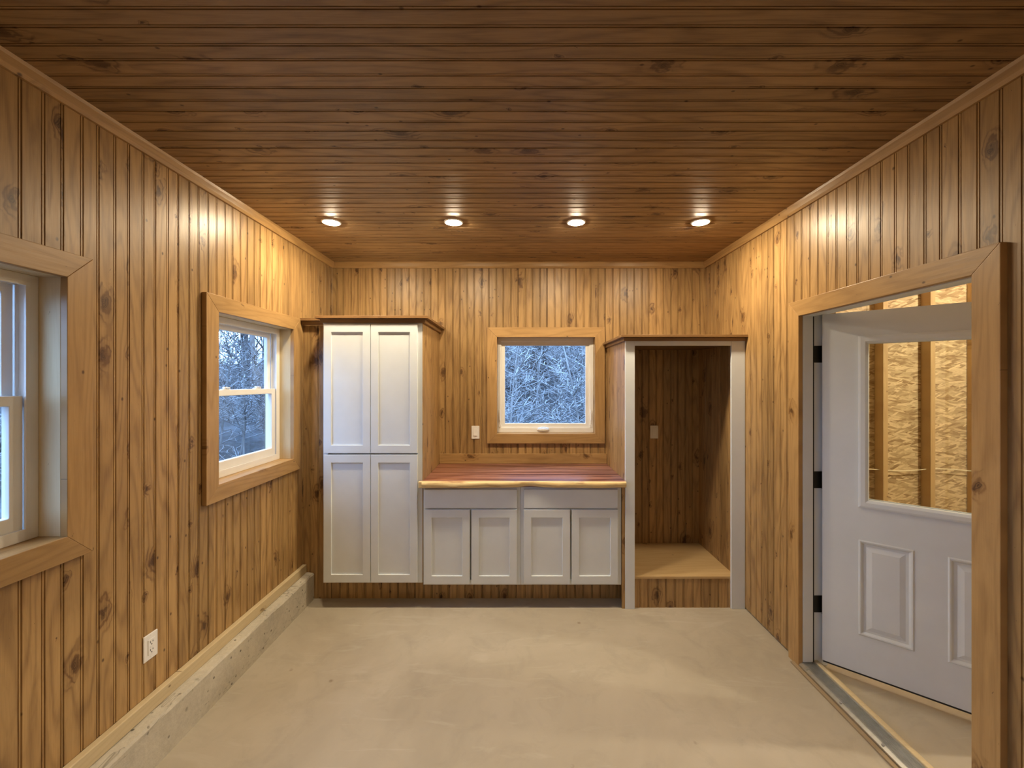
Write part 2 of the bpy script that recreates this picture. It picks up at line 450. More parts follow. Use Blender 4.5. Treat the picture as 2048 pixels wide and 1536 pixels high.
# back wall
ys0, ys1 = YB + 0.0185, YB + 0.20
wall_back = wall_shell('wall_back', [(-A - 0.018, A + 0.1, ys0, ys1, 0, BWZ0 - 0.02), (-A - 0.018, A + 0.1, ys0, ys1, BWZ1 + 0.02, ZC + 0.1),
                                     (-A - 0.018, BWX0 - 0.02, ys0, ys1, BWZ0 - 0.02, BWZ1 + 0.02), (BWX1 + 0.02, A + 0.1, ys0, ys1, BWZ0 - 0.02, BWZ1 + 0.02)],
                       'golden knotty pine board wall behind the cabinets and square window', 'wall')
panel(wall_back, (0, YB, 0), -Y, X, Z, -A, A, 0.02, ZC, 0.1310, -A - 0.03, [(BWX0 - 0.004, BWX1 + 0.004, BWZ0 - 0.004, BWZ1 + 0.004)])

# right wall
xr0, xr1 = A + 0.0185, A + 0.115
wall_right = wall_shell('wall_right', [(xr0, xr1, YF - 0.2, DY0 - 0.03, 0, ZC + 0.1), (xr0, xr1, DY1 + 0.03, YB + 0.0, 0, ZC + 0.1),
                                       (xr0, xr1, DY0 - 0.03, DY1 + 0.03, DZ1 + 0.03, ZC + 0.1)],
                        'golden stained pine board wall with the open white door', 'wall')
panel(wall_right, (A, 0, 0), -X, -Y, Z, -YB, -YF, 0.012, ZC, W_R, -2.463 - 10 * W_R, [(-DY1 - 0.004, -DY0 + 0.004, -0.1, DZ1 + 0.004)])

# wall behind the camera
yf0, yf1 = YF - 0.2, YF - 0.0185
wall_front = wall_shell('wall_front', [(-A - 0.018, A + 0.018, yf0, yf1, 0, ZC + 0.1)], 'pine board end wall opposite the white cabinets', 'wall')
panel(wall_front, (0, YF, 0), Y, -X, Z, -A, A, 0.02, ZC, 0.1310, -A - 0.03)

ceil = wall_shell('ceiling', [(-A - 0.3, A + 0.3, YF - 0.2, YB + 0.2, ZC + 0.0185, ZC + 0.15)], 'brown stained tongue and groove pine board ceiling', 'ceiling')
panel(ceil, (0, 0, ZC), -Z, X.cross(-Z), X, YF, YB, -A, A, 0.1305, 1.387 - 40 * 0.1305, mat='ceiling', name='plank')

# ceiling trim
def ceil_trim(name, O, n, l, L, label):
    mb = MB(); h = 0.052
    prof = [(0, -h), (0.012, -h), (0.019, -h + 0.014), (0.022, -0.012), (0.026, 0), (0, 0)]
    n_, l_ = Vector(n), Vector(l); w = l_.cross(n_)
    sg = 1 if w.dot(Z) > 0 else -1
    mb.loops([[(x, y * sg, 0) for x, y in prof], [(x, y * sg, L) for x, y in prof]])
    o = mb.build(name, M['trim'], None, axes(O, n_, w, l_))
    tag(o, label, 'trim', kind='structure')
ceil_trim('trim_1', (-A, YF, ZC), X, Y, YB - YF, 'pine moulding where the windowed wall meets the ceiling')
ceil_trim('trim_2', (A, YF, ZC), -X, Y, YB - YF, 'pine moulding where the doorway wall meets the ceiling')
ceil_trim('trim_3', (-A, YB, ZC), -Y, X, 2 * A, 'narrow pine moulding at the ceiling above the square window')

# concrete curb and the pale strip on it
random.seed(3)
CY1 = 3.225
mb = MB(); ny = 90
lo = []
for i in range(ny + 1):
    y = YF + (CY1 - YF) * i / ny; j = lambda k=1: random.uniform(-k, k) * 0.0022
    xi = -1.592
    lo.append([(-A - 0.018, y, 0.0), (xi + j() * 0.6, y, 0.0), (xi + j(), y, 0.10 + j()), (xi + j(), y, 0.192 + j()), (xi - 0.008 + j(), y, 0.203 + j()), (-1.635, y, 0.206 + j()), (-A - 0.018, y, 0.206 + j())])
mb.loops(lo)
cb = mb.build('foundation_curb', M['curb'])
tag(cb, 'pitted grey concrete curb along the foot of the windowed wall', 'curb', kind='structure')
bs = board('baseboard_left', None, (-A - 0.0, YF, 0.239), X, Y, CY1 - YF - 0.002, 0.064, 0.031, 'raw', bevel=0.004)
tag(bs, 'pale unstained pine strip lying on the concrete curb', 'baseboard', kind='structure')

# ------------------------------------------------------------------ windows
def double_hung(name, y0, y1, label, casing=True):
    """local x = along the wall, local y = outward"""
    W = y1 - y0; H = WZ1 - WZ0
    root = empty(name, (-A, y0, WZ0), math.pi / 2); MW = wmat(root)
    tag(root, label, 'window', kind='structure')
    def part(nm, mb, mat, par=root, bv=0.0025): return mb.build(nm, M[mat], par, MW, bv)
    # wooden jamb liner
    for a in ((0, 0.0, WZ0), ):
        pass
    t = 0.019; D0, D1 = -0.0, 0.085
    def wb(nm, O, n, l, L, wd): # liner boards; world coords
        board(nm, root, O, n, l, L, wd, t, 'raw', bevel=0.001)
    xm = -A - 0.0425
    wb('jamb_liner', (xm, y0 - t, WZ0), Y, Z, H, 0.085)
    wb('jamb_liner', (xm, y1 + t, WZ0), -Y, Z, H, 0.085)
    wb('head_liner', (xm, y0 - t, WZ1 + t), -Z, Y, W + 2 * t, 0.085)
    board('sill_board', root, (xm + 0.004, y0 - t, WZ0 - t), Z, Y, W + 2 * t, 0.093, t, 'trim', bevel=0.001)
    if casing: picture_casing(root, (-A, 0, 0), X, Y, y0, y1, WZ0, WZ1, 0.092, 0.026)
    # vinyl frame
    fr = part('frame', MB().frame(0, W, 0, H, 0.030, 0.078, 0.165, 0.030, 0.034), 'vinyl')
    mb = MB()  # inner tracks
    mb.frame(0.028, W - 0.028, 0.03, H - 0.028, 0.012, 0.078, 0.086); mb.frame(0.028, W - 0.028, 0.03, H - 0.028, 0.010, 0.117, 0.122)
    part('track', mb, 'vinyl', fr, 0.001)
    zm = H * 0.525
    s1 = part('lower_sash', MB().frame(0.041, W - 0.041, 0.040, zm + 0.018, 0.040, 0.088, 0.116, 0.036, 0.052), 'vinyl')
    part('pane', MB().box(0.078, W - 0.078, 0.100, 0.104, 0.088, zm - 0.012), 'glass', s1, 0)
    for fx in (0.30, 0.70):
        c = W * fx
        mb = MB().box(c - 0.032, c + 0.032, 0.093, 0.112, zm + 0.018, zm + 0.024).box(c - 0.012, c + 0.012, 0.095, 0.112, zm + 0.024, zm + 0.036).box(c - 0.006, c + 0.026, 0.088, 0.097, zm + 0.026, zm + 0.033)
        part('sash_lock', mb, 'vinyl', s1, 0.002)
    s2 = part('upper_sash', MB().frame(0.040, W - 0.040, zm - 0.018, H - 0.032, 0.034, 0.124, 0.150, 0.036, 0.036), 'vinyl')
    part('pane', MB().box(0.07, W - 0.07, 0.135, 0.139, zm + 0.012, H - 0.064), 'glass', s2, 0)
    return root
double_hung('window_1', *LW[1], 'white double hung window in pine casing, next to the tall white cabinet')
double_hung('window_2', *LW[0], 'white double hung window in pine casing, farther from the tall cabinet')
double_hung('window_3', *LW_HID, 'white double hung window in pine casing, nearest the end wall')

def awning():
    x0, x1, z0, z1 = BWX0, BWX1, BWZ0, BWZ1
    root = empty('window_4', ((x0 + x1) / 2, YB, z0)); tag(root, 'square white crank window above the wooden counter', 'window', kind='structure')
    def part(nm, mb, mat, par=root, bv=0.0025): return mb.build(nm, M[mat], par, None, bv)
    t = 0.019; ym = YB + 0.036
    board('jamb_liner', root, (x0 - t, ym, z0), X, Z, z1 - z0, 0.072, t, 'trim', bevel=0.001)
    board('jamb_liner', root, (x1 + t, ym, z0), -X, Z, z1 - z0, 0.072, t, 'trim', bevel=0.001)
    board('head_liner', root, (x0 - t, ym, z1 + t), -Z, X, x1 - x0 + 2 * t, 0.072, t, 'raw', bevel=0.001)
    board('sill_board', root, (x0 - t, ym - 0.004, z0 - t), Z, X, x1 - x0 + 2 * t, 0.080, t, 'trim', bevel=0.001)
    picture_casing(root, (0, YB, 0), -Y, X, x0, x1, z0, z1, 0.088, 0.024)
    fy = YB + 0.062
    fr = part('frame', MB().frame(x0, x1, z0, z1, 0.030, fy, fy + 0.09, 0.030, 0.044), 'vinyl')
    part('screen_channel', MB().frame(x0 + 0.028, x1 - 0.028, z0 + 0.042, z1 - 0.028, 0.008, fy + 0.006, fy + 0.02), 'vinyl', fr, 0.001)
    sa = part('sash', MB().frame(x0 + 0.032, x1 - 0.032, z0 + 0.046, z1 - 0.032, 0.036, fy + 0.018, fy + 0.055), 'vinyl')
    part('pane', MB().box(x0 + 0.065, x1 - 0.065, fy + 0.035, fy + 0.039, z0 + 0.079, z1 - 0.065), 'glass', sa, 0)
    cx = (x0 + x1) / 2 - 0.02; cz = z0 + 0.027
    # crank: cover, folded handle
    loop = []
    for k in range(9):
        u = -1 + 2 * k / 8; r = 0.016 * math.sqrt(max(0.08, 1 - u * u))
        loop.append([(cx + u * 0.055, fy - 0.004 - r * 0.9 * max(0, 1), cz + r * 0.35), (cx + u * 0.055, fy + 0.002, cz + r), (cx + u * 0.055, fy + 0.002, cz - r * 0.8), (cx + u * 0.055, fy - 0.004 - r * 0.7, cz - r * 0.6)])
    cr = part('crank_cover', MB().loops(loop), 'vinyl', root, 0.001)
    loop = []
    for k in range(11):
        u = -1 + 2 * k / 10; zz = cz + 0.012 + 0.010 * (1 - u * u)
        loop.append([(cx + u * 0.048, fy - 0.020, zz), (cx + u * 0.048, fy - 0.014, zz + 0.004), (cx + u * 0.048, fy - 0.010, zz), (cx + u * 0.048, fy - 0.014, zz - 0.004)])
    part('handle', MB().loops(loop), 'alu', cr, 0)
    for sx in (x0 + 0.022, x1 - 0.022):
        mb = MB().box(sx - 0.008, sx + 0.008, fy - 0.006, fy + 0.002, z0 + 0.075, z0 + 0.21).box(sx - 0.005, sx + 0.005, fy - 0.017, fy - 0.006, z0 + 0.11, z0 + 0.20)
        part('lock_lever', mb, 'vinyl', root, 0.003)
        part('lock_plate', MB().box(sx - 0.012, sx + 0.012, fy - 0.005, fy + 0.002, z0 + 0.048, z0 + 0.075), 'vinyl', root, 0.003)
awning()

# ------------------------------------------------------------------ doorway
HX, HY = 1.812, 2.474       # hinge pivot
df = empty('door_2', (A, (DY0 + DY1) / 2, 0)); tag(df, 'pine cased doorway frame with white jambs in the right wall', 'doorway', kind='structure')
picture_casing(df, (A, 0, 0), -X, Y, DY0, DY1, 0.0, DZ1, 0.092, 0.026, skip_bottom=True)
XO = 1.835
jt = 0.02
def jb(nm, *b, mat='white', par=df, bv=0.0015): return MB().box(*b).build(nm, M[mat], par, None, bv)
jb('jamb', A - 0.001, XO, DY1 + 0.012, DY1 + 0.030, 0.0, DZ1 + 0.012)
jb('jamb', A - 0.001, XO, DY0 - 0.030, DY0 - 0.012, 0.0, DZ1 + 0.012)
jb('head_jamb', A - 0.001, XO, DY0 - 0.030, DY1 + 0.030, DZ1 + 0.012, DZ1 + 0.029)
jb('stop', A, 1.738, DY1 - 0.004, DY1 + 0.012, 0.03, DZ1 + 0.012)
jb('stop', A, 1.738, DY0 - 0.012, DY0 + 0.004, 0.03, DZ1 + 0.012)
jb('head_stop', A, 1.738, DY0 + 0.004, DY1 - 0.004, DZ1 - 0.004, DZ1 + 0.012)
jb('weatherstrip', 1.738, 1.747, DY1 - 0.001, DY1 + 0.012, 0.03, DZ1 + 0.01, mat='rubber', bv=0.001)
jb('weatherstrip', 1.738, 1.747, DY0 - 0.012, DY0 + 0.001, 0.03, DZ1 + 0.01, mat='rubber', bv=0.001)
jb('weatherstrip', 1.738, 1.747, DY0, DY1, DZ1 - 0.002, DZ1 + 0.01, mat='rubber', bv=0.001)
# sill
th = empty('threshold', (1.72, (DY0 + DY1) / 2, 0)); tag(th, 'ribbed aluminium threshold under the open white door', 'threshold', kind='structure')
ya, yb = DY0 - 0.01, DY1 + 0.010
prof = [(1.655, 0.0), (1.657, 0.018), (1.672, 0.026)]
x = 1.676
for k in range(9):
    prof += [(x, 0.026), (x + 0.001, 0.0295), (x + 0.004, 0.0295), (x + 0.005, 0.026)]; x += 0.0078
prof += [(1.752, 0.027), (1.752, 0.0)]
MB().loops([[(px, ya, pz) for px, pz in prof], [(px, yb, pz) for px, pz in prof]]).build('sill_plate', M['alu'], th)
MB().box(1.7525, 1.775, ya, yb, 0.0, 0.034).build('sill_riser', M['raw'], th, None, 0.003)
MB().box(1.7755, 1.80, ya, yb, 0.0, 0.016).build('sill_nosing', M['raw'], th, None, 0.003)
MB().box(1.632, 1.6545, ya + 0.02, yb + 0.03, 0.0005, 0.010).build('edge_strip', M['shell'], th, None, 0.002)
for yy in (2.40, 2.15, 1.9, 1.65):
    mb = MB(); mb.loops([[(1.666 + 0.006 * math.cos(t * math.pi / 4), yy + 0.006 * math.sin(t * math.pi / 4), zz) for t in range(8)] for zz in (0.024, 0.028)])
    mb.build('screw', M['screw'], th)

# the slab, built closed along local +x from the hinge, local -y = room side face, then swung open
DW, DH, DT, DZ0 = 0.91, 2.03, 0.044, 0.054
ANG = math.radians(-49.0)
dr = empty('door_1', (HX, HY, DZ0))
# closed: slab runs toward -Y. local x axis -> direction (sin49, -cos49)
th_dir = math.atan2(-math.cos(math.radians(49)), math.sin(math.radians(49)))
dr.rotation_euler = (0, 0, th_dir)
tag(dr, 'white half glass door with two raised panels, standing open', 'door', kind='structure')
MD = wmat(dr)
# local +y after rotation: rotate(0,1) by th_dir -> (-sin, cos) ; room-side face normal is local -y
def dp(nm, mb, mat='door', par=dr, bv=0.0015): return mb.build(nm, M[mat], par, MD, bv)
def raised(x0, x1, z0, z1, yface):
    """groove and raised field inside a rectangular cut; returns frame loops"""
    mb = MB(); prof = [(0.0, 0.0), (0.006, -0.005), (0.012, -0.004), (0.022, 0.007), (0.034, 0.007), (0.058, -0.001)]
    loops = []
    for (i, dpt) in prof:
        y = yface + dpt
        loops.append([(x0 + i, y, z0 + i), (x1 - i, y, z0 + i), (x1 - i, y, z1 - i), (x0 + i, y, z1 - i)])
    n = 4; vs = [p for l in loops for p in l]; fs = []
    for i in range(len(loops) - 1):
        for j in range(4): fs.append((i * 4 + j, i * 4 + (j + 1) % 4, (i + 1) * 4 + (j + 1) % 4, (i + 1) * 4 + j))
    fs.append(tuple((len(loops) - 1) * 4 + j for j in range(4)))
    return mb.add(vs, fs)
F0 = -DT  # room face y
gx0, gx1, gz0, gz1 = 0.185, 0.725, 0.955, 1.868
px = [(0.165, 0.394), (0.516, 0.745)]; pz0, pz1 = 0.215, 0.749
# body: slab with the glass cut and the panel cuts, made of boxes
mb = MB()
mb.box(0, DW, F0, 0, 0, pz0).box(0, px[0][0], F0, 0, pz0, pz1).box(px[0][1], px[1][0], F0, 0, pz0, pz1).box(px[1][1], DW, F0, 0, pz0, pz1)
mb.box(0, DW, F0, 0, pz1, gz0).box(0, gx0, F0, 0, gz0, gz1).box(gx1, DW, F0, 0, gz0, gz1).box(0, DW, F0, 0, gz1, DH)
for a, b in px: mb.box(a, b, F0 + 0.012, -0.012, pz0, pz1)
dp('body', mb, bv=0)
for a, b in px:
    dp('raised_panel', raised(a, b, pz0, pz1, F0), bv=0)
    o = raised(a, b, pz0, pz1, F0); o.v = [(x_, -DT - y_, z_) for x_, y_, z_ in o.v]; dp('raised_panel', o, bv=0)
def lite(yf, s):
    mb = MB(); w = 0.045
    prof = [(0.0, 0), (0.0, -0.010), (0.010, -0.013), (0.030, -0.013), (0.043, -0.004), (0.045, 0.015), (0.0, 0.006)]
    cs = [(gx0 - 0.020, gz0 - 0.022, 1, 1), (gx1 + 0.020, gz0 - 0.022, -1, 1), (gx1 + 0.020, gz1 + 0.022, -1, -1), (gx0 - 0.020, gz1 + 0.022, 1, -1)]
    return mb.loops([[(cx + i * sx, yf + s * d, cz + i * sz) for i, d in prof] for cx, cz, sx, sz in cs], closed=True)
lf = dp('lite_frame', lite(F0, 1), bv=0.001)
dp('lite_frame', lite(0, -1), bv=0.001)
dp('pane', MB().box(gx0 + 0.004, gx1 - 0.004, -DT / 2 - 0.004, -DT / 2 + 0.004, gz0 + 0.004, gz1 - 0.004), 'glass', bv=0)
dp('door_sweep', MB().box(0.004, DW - 0.004, F0 + 0.006, -0.006, -0.012, 0.0), 'rubber', bv=0)
# hinges: knuckle at the pivot, one leaf on the jamb, one on the slab edge
for zc in (1.852, 1.106, 0.368):
    mb = MB(); z0, z1 = zc - 0.05 - DZ0, zc + 0.05 - DZ0
    mb.loops([[(-0.002 + 0.007 * math.cos(t * math.pi / 4), 0.004 + 0.007 * math.sin(t * math.pi / 4), zz) for t in range(8)] for zz in (z0, z1)])
    mb.box(-0.003, -0.0002, F0 + 0.006, 0.004, z0, z1)
    h = dp('hinge', mb, 'black', bv=0)
    MB().box(1.752, HX, DY1 + 0.0085, DY1 + 0.0118, zc - 0.05, zc + 0.05).build('hinge_leaf', M['black'], df, None, 0.001)
# lever on the free edge
mb = MB(); mb.loops([[(DW - 0.07 + 0.03 * math.cos(t * math.pi / 8), y_, 0.90 + 0.03 * math.sin(t * math.pi / 8)) for t in range(16)] for y_ in (F0 - 0.012, F0)])
dp('door_rose', mb, 'black')
mb = MB(); mb.loops([[(DW - 0.07 + r_ * math.cos(t * math.pi / 6), y_, 0.90 + r_ * math.sin(t * math.pi / 6)) for t in range(12)] for y_, r_ in ((F0 - 0.01, 0.012), (F0 - 0.03, 0.012), (F0 - 0.04, 0.026), (F0 - 0.06, 0.027), (F0 - 0.068, 0.015))])
dp('door_knob', mb, 'black')

# ------------------------------------------------------------------ unfinished space beyond the door
GX1 = 5.2
gf = MB().box(A + 0.13, GX1, YF, 3.9, -0.15, -0.002).build('floor_garage', M['floor']); tag(gf, 'bare concrete floor beyond the open white door', 'floor', kind='structure')
YG = 3.64
wg = empty('wall_garage', (3.2, YG, 0)); tag(wg, 'unfinished stud wall with exposed strand board beyond the door', 'wall', kind='structure')
for k, (a, b) in enumerate(((XO - 0.03, 3.05), (3.053, 4.27), (4.273, GX1))):
    MB().box(a, b, YG, YG + 0.012, 0.0, 3.0).build('sheathing_panel', M['osb'], wg)
sx = 3.118 - 0.406 * 3
while sx < GX1 - 0.05:
    if sx > XO: board('stud', wg, (sx + 0.019, YG - 0.0005, 0.040), -Y, Z, 2.88, 0.042, 0.089, 'stud', bevel=0.003)
    sx += 0.406
board('bottom_plate', wg, (XO, YG - 0.0005, 0.0195), -Y, X, GX1 - XO, 0.038, 0.089, 'stud')
board('top_plate', wg, (XO, YG - 0.0005, 2.941), -Y, X, GX1 - XO, 0.038, 0.089, 'stud')
# cable stapled through the studs
cv = bpy.data.curves.new('wiring_cable', 'CURVE'); cv.dimensions = '3D'; cv.bevel_depth = 0.0042; cv.bevel_resolution = 2
sp = cv.splines.new('NURBS'); pts = []
xx = XO + 0.03
while xx < GX1 - 0.05:
    pts.append((xx, YG - 0.05, 0.925 + 0.012 * math.sin(xx * 9) + random.uniform(-.004, .004))); xx += 0.10
sp.points.add(len(pts) - 1)
for p, q in zip(sp.points, pts): p.co = (*q, 1)
sp.use_endpoint_u = True; cv.materials.append(M['cable'])
o = bpy.data.objects.new('wiring_cable', cv); COL.objects.link(o)
dg = bpy.context.evaluated_depsgraph_get(); me = bpy.data.meshes.new_from_object(o.evaluated_get(dg)); bpy.data.objects.remove(o)
for p in me.polygons: p.use_smooth = True
tag(link('wiring_cable', me), 'pale electrical cable threaded through bare wall studs', 'cable')
wall_shell('wall_garage_side', [(GX1, GX1 + 0.1, YF, 3.9, 0, 3.1)], 'strand board side wall of the unfinished space', mat='osb')
wall_shell('wall_garage_end', [(A + 0.13, GX1, YF - 0.1, YF, 0, 3.1)], 'strand board end wall of the unfinished space', mat='osb')
wall_shell('ceiling_garage', [(A + 0.12, GX1 + 0.1, YF - 0.1, 3.9, 3.0, 3.1)], 'strand board ceiling of the unfinished space', 'ceiling', 'osb')
# lampholder with a bare bulb
lh = empty('bulb_lamp', (4.0, 1.75, 3.0)); tag(lh, 'bare bulb in a porcelain lampholder on the strand board ceiling', 'lamp')
def lathe(cx, cy, prof, n=16):
    mb = MB(); return mb.loops([[(cx + r * math.cos(2 * math.pi * t / n), cy + r * math.sin(2 * math.pi * t / n), z) for t in range(n)] for r, z in prof])
lathe(4.0, 1.75, [(0.055, 3.0), (0.055, 2.985), (0.03, 2.965), (0.025, 2.94)]).build('lampholder', M['porcelain'], lh, None, 0, True)
lathe(4.0, 1.75, [(0.013, 2.94), (0.016, 2.92), (0.032, 2.885), (0.034, 2.865), (0.025, 2.84), (0.006, 2.832)]).build('bulb', M['bulb'], lh, None, 0, True)

# ------------------------------------------------------------------ cabinets
YD = 3.08; YFR = 3.10       # door faces, face frames
def shaker(parent, x0, x1, z0, z1):
    d = MB().frame(x0, x1, z0, z1, 0.056, YD, YFR - 0.0005, 0.060, 0.060).build('door', M['cabinet'], parent, None, 0.0022)
    MB().box(x0 + 0.05, x1 - 0.05, YD + 0.010, YFR - 0.002, z0 + 0.054, z1 - 0.054).build('door_panel', M['cabinet'], d)
    return d
tc = empty('tall_cabinet', (-1.09, 3.4, 0.18)); tag(tc, 'tall white four door shaker pantry cabinet with a pine crown', 'cabinet')
TZ0, TZ1 = 0.187, 2.128
mb = MB().box(-1.462, -0.735, YFR + 0.02, YB - 0.002, TZ0, TZ1)
mb.build('body', M['cabinet'], tc)
MB().frame(-1.462, -0.722, TZ0, TZ1, 0.036, YFR, YFR + 0.0195).build('face_frame', M['cabinet'], tc, None, 0.001)
xl, xm_, xr_ = -1.450, -1.1025, -0.755
zz = ((0.197, 1.146), (1.157, 2.116))
for z0, z1 in zz:
    shaker(tc, xl, xm_ - 0.0018, z0, z1); shaker(tc, xm_ + 0.0018, xr_, z0, z1)
# pine end panel (vertical boards), faces +x
ep = MB().box(-0.7345, -0.7345 + 0.0005, YFR + 0.02, YB - 0.003, 0.93, TZ1)
panel(tc, (-0.716, 0, 0), X, Y, Z, YFR + 0.001, YB - 0.002, 0.205, TZ1, 0.1310, YFR + 0.001, mat='pine', name='end_board', flat=True)
# crown: follows filler, cabinet front and the free end
def crown(parent, path, zb, name='crown_board', tiers=((0.018, 0.0, 0.030), (0.044, 0.030, 0.050))):
    """path = footprint outline (x, y); outside lies to the right of travel"""
    for (out, za, zt) in tiers:
        loops = []
        n = len(path)
        for i, p in enumerate(path):
            p = Vector((*p, 0))
            d0 = (p - Vector((*path[i - 1], 0))).normalized() if i else None
            d1 = (Vector((*path[i + 1], 0)) - p).normalized() if i < n - 1 else None
            rn = lambda d: Vector((d.y, -d.x, 0))
            if d0 is None: off = rn(d1)
            elif d1 is None: off = rn(d0)
            else:
                a, b = rn(d0), rn(d1); off = (a + b) / (1 + a.dot(b))
            o0, o1 = p + off * 0.0, p + off * out
            inn = p - off * 0.012
            loops.append([(inn.x, inn.y, zb + za), (o1.x, o1.y, zb + za), (o1.x, o1.y, zb + zt), (inn.x, inn.y, zb + zt)])
        # one mitred length per segment
        for a, b in zip(loops, loops[1:]):
            pa, pb = Vector(a[0]), Vector(b[0]); l = (pb - pa).normalized(); nn = Vector((l.y, -l.x, 0))
            mw = axes(pa, nn, l.cross(nn), l); inv = mw.inverted()
            m2 = MB(); m2.loops([[tuple(inv @ Vector(q)) for q in a], [tuple(inv @ Vector(q)) for q in b]])
            m2.build(name, M['crown'], parent, mw, 0.0015)
YFL = 3.232
crown(tc, [(-1.6795, YFL - 0.012), (-1.462, YFL - 0.012), (-1.462, YFR), (-0.716, YFR), (-0.716, YB - 0.001)], 2.1285 - 0.002)

fp = empty('filler_panel', (-1.58, YFL, 0)); tag(fp, 'narrow beaded pine filler between windowed wall and tall cabinet', 'panel')
panel(fp, (0, YFL, 0), -Y, X, Z, -A + 0.0005, -1.4635, 0.0, 2.125, 0.1310, -A - 0.012)
tk = empty('toe_kick', (0, YFL, 0)); tag(tk, 'low beaded pine toe kick in the gap under the white cabinets', 'panel')
panel(tk, (0, YFL + 0.002, 0), -Y, X, Z, -1.463, 0.785, 0.0, 0.171, 0.1310, -1.463)

def base_cabinet(x0, x1, dx, label):
    """dx = (drawer x0, x1, door split)"""
    r = empty('base_cabinet', ((x0 + x1) / 2, 3.4, 0.17)); tag(r, label, 'cabinet', 'white base cabinets under the wooden counter')
    z0, z1 = 0.172, 0.905
    MB().box(x0 + 0.001, x1 - 0.001, YFR + 0.02, YB - 0.002, z0, z1).build('body', M['cabinet'], r)
    MB().frame(x0 + 0.0005, x1 - 0.0005, z0, z1, 0.036, YFR, YFR + 0.0195).build('face_frame', M['cabinet'], r, None, 0.001)
    MB().box(x0 + 0.03, x1 - 0.03, YFR + 0.001, YFR + 0.0195, 0.725, 0.76).build('face_rail', M['cabinet'], r, None, 0.001)
    a, b = dx; m = (a + b) / 2
    MB().box(a, b, YD, YFR - 0.0005, 0.749, 0.888).build('drawer_front', M['cabinet'], r, None, 0.0025)
    shaker(r, a, m - 0.006, 0.186, 0.738); shaker(r, m + 0.006, b, 0.186, 0.738)
base_cabinet(-0.7155 + 0.001, 0.0125, (-0.704, -0.015), 'white base cabinet with one drawer, beside the tall pantry cabinet')
base_cabinet(0.0130, 0.764, (0.036, 0.735), 'white base cabinet with one drawer, beside the open pine nook')

# live edge counter; origin at the front edge
random.seed(11)
ct = MB(); nx = 64; loops = []
for i in range(nx + 1):
    x_ = -0.7145 + (0.7895 - 0.001 + 0.7145) * i / nx
    e = 0.010 * math.sin(x_ * 4.1 + 1.0) + 0.006 * math.sin(x_ * 9.3 + 0.4) + 0.003 * math.sin(x_ * 21)
    b = 0.004 * math.sin(x_ * 7 + 2) + 0.003 * math.sin(x_ * 17)
    y0 = 0.0 + e
    loops.append([(x_, y0 + 0.010, 0.046), (x_, y0 + 0.002, 0.040), (x_, y0 - 0.003 + b * 0.5, 0.026), (x_, y0 + 0.001 + b, 0.012), (x_, y0 + 0.012 + b, 0.001), (x_, y0 + 0.022, 0.0),
                  (x_, 0.688, 0.0), (x_, 0.688, 0.046), (x_, 0.35, 0.046)])
ct.loops(loops)
c = ct.build('countertop', M['slab'], None, Matrix.Translation((0, 3.050, 0.9055)))
for p in c.data.polygons: p.use_smooth = True
c.data.set_sharp_from_angle(angle=math.radians(40))
MB().box(-0.742, -0.7146, 0.004, 0.049, 0.0, 0.046).build('counter_lip', M['slab'], c, Matrix.Translation((0, 3.050, 0.9055)), 0.004)
tag(c, 'reddish live edge wooden counter with a pale yellow front edge', 'countertop')

bsb = board('backsplash_board', None, (-0.7145, YB - 0.001, 0.9525 + 0.0445), -Y, X, 1.502, 0.088, 0.019, 'trim', bevel=0.002)
tag(bsb, 'low stained pine backsplash board along the back of the counter', 'backsplash')

# ------------------------------------------------------------------ open nook
nk = empty('storage_nook', (1.22, 3.4, 0)); tag(nk, 'tall open pine lined nook with white front posts and raised platform', 'closet')
NX0, NX1 = 0.7905, 1.62
NZ = 1.992
panel(nk, (NX0, 0, 0), -X, -Y, Z, -YB + 0.002, -YD - 0.0195, 0.0, NZ, 0.1310, -YB + 0.002, mat='pine', name='side_board', flat=True)
panel(nk, (NX0 + 0.038, 0, 0), X, Y, Z, YD + 0.02, YB - 0.002, 0.0, NZ - 0.02, 0.1310, YD + 0.02, mat='pine', name='lining_board', flat=True)
panel(nk, (NX1, 0, 0), -X, -Y, Z, -YB + 0.002, -YD - 0.02, 0.0, NZ - 0.02, 0.1310, -YB + 0.002, mat='pine', name='lining_board', flat=True)
MB().box(NX0 - 0.001, 0.860, YD, YD + 0.019, 0.0, NZ).build('front_post', M['white'], nk, None, 0.002)
MB().box(1.577, A - 0.001, YD, YD + 0.019, 0.0, NZ).build('front_post', M['white'], nk, None, 0.002)
MB().box(0.8605, 1.5765, YD, YD + 0.019, NZ - 0.036, NZ).build('header', M['white'], nk, None, 0.002)
board('top_panel', nk, (0.81 , (YD + YB) / 2 + 0.01, NZ - 0.018), Z, X, 0.86, YB - YD - 0.03, 0.018, 'crown', bevel=0)
board('platform', nk, (0.8295, (YD + YB) / 2 + 0.008, 0.217), Z, X, NX1 - 0.8305, YB - YD - 0.018, 0.019, 'plywood', bevel=0.002)
panel(nk, (0, YD + 0.021, 0), -Y, X, Z, 0.8295, NX1 - 0.002, 0.0, 0.2165, 0.1310, 0.84, name='riser_board')
board('scribe_strip', nk, (0.7775, YD + 0.0195, 0.0), -Y, Z, 0.903, 0.023, 0.012, 'pine', bevel=0.001)
crown(nk, [(NX0, YB - 0.001), (NX0, YD), (A - 0.001, YD)][::1], NZ - 0.002, tiers=((0.016, 0.0, 0.026), (0.040, 0.026, 0.044)))

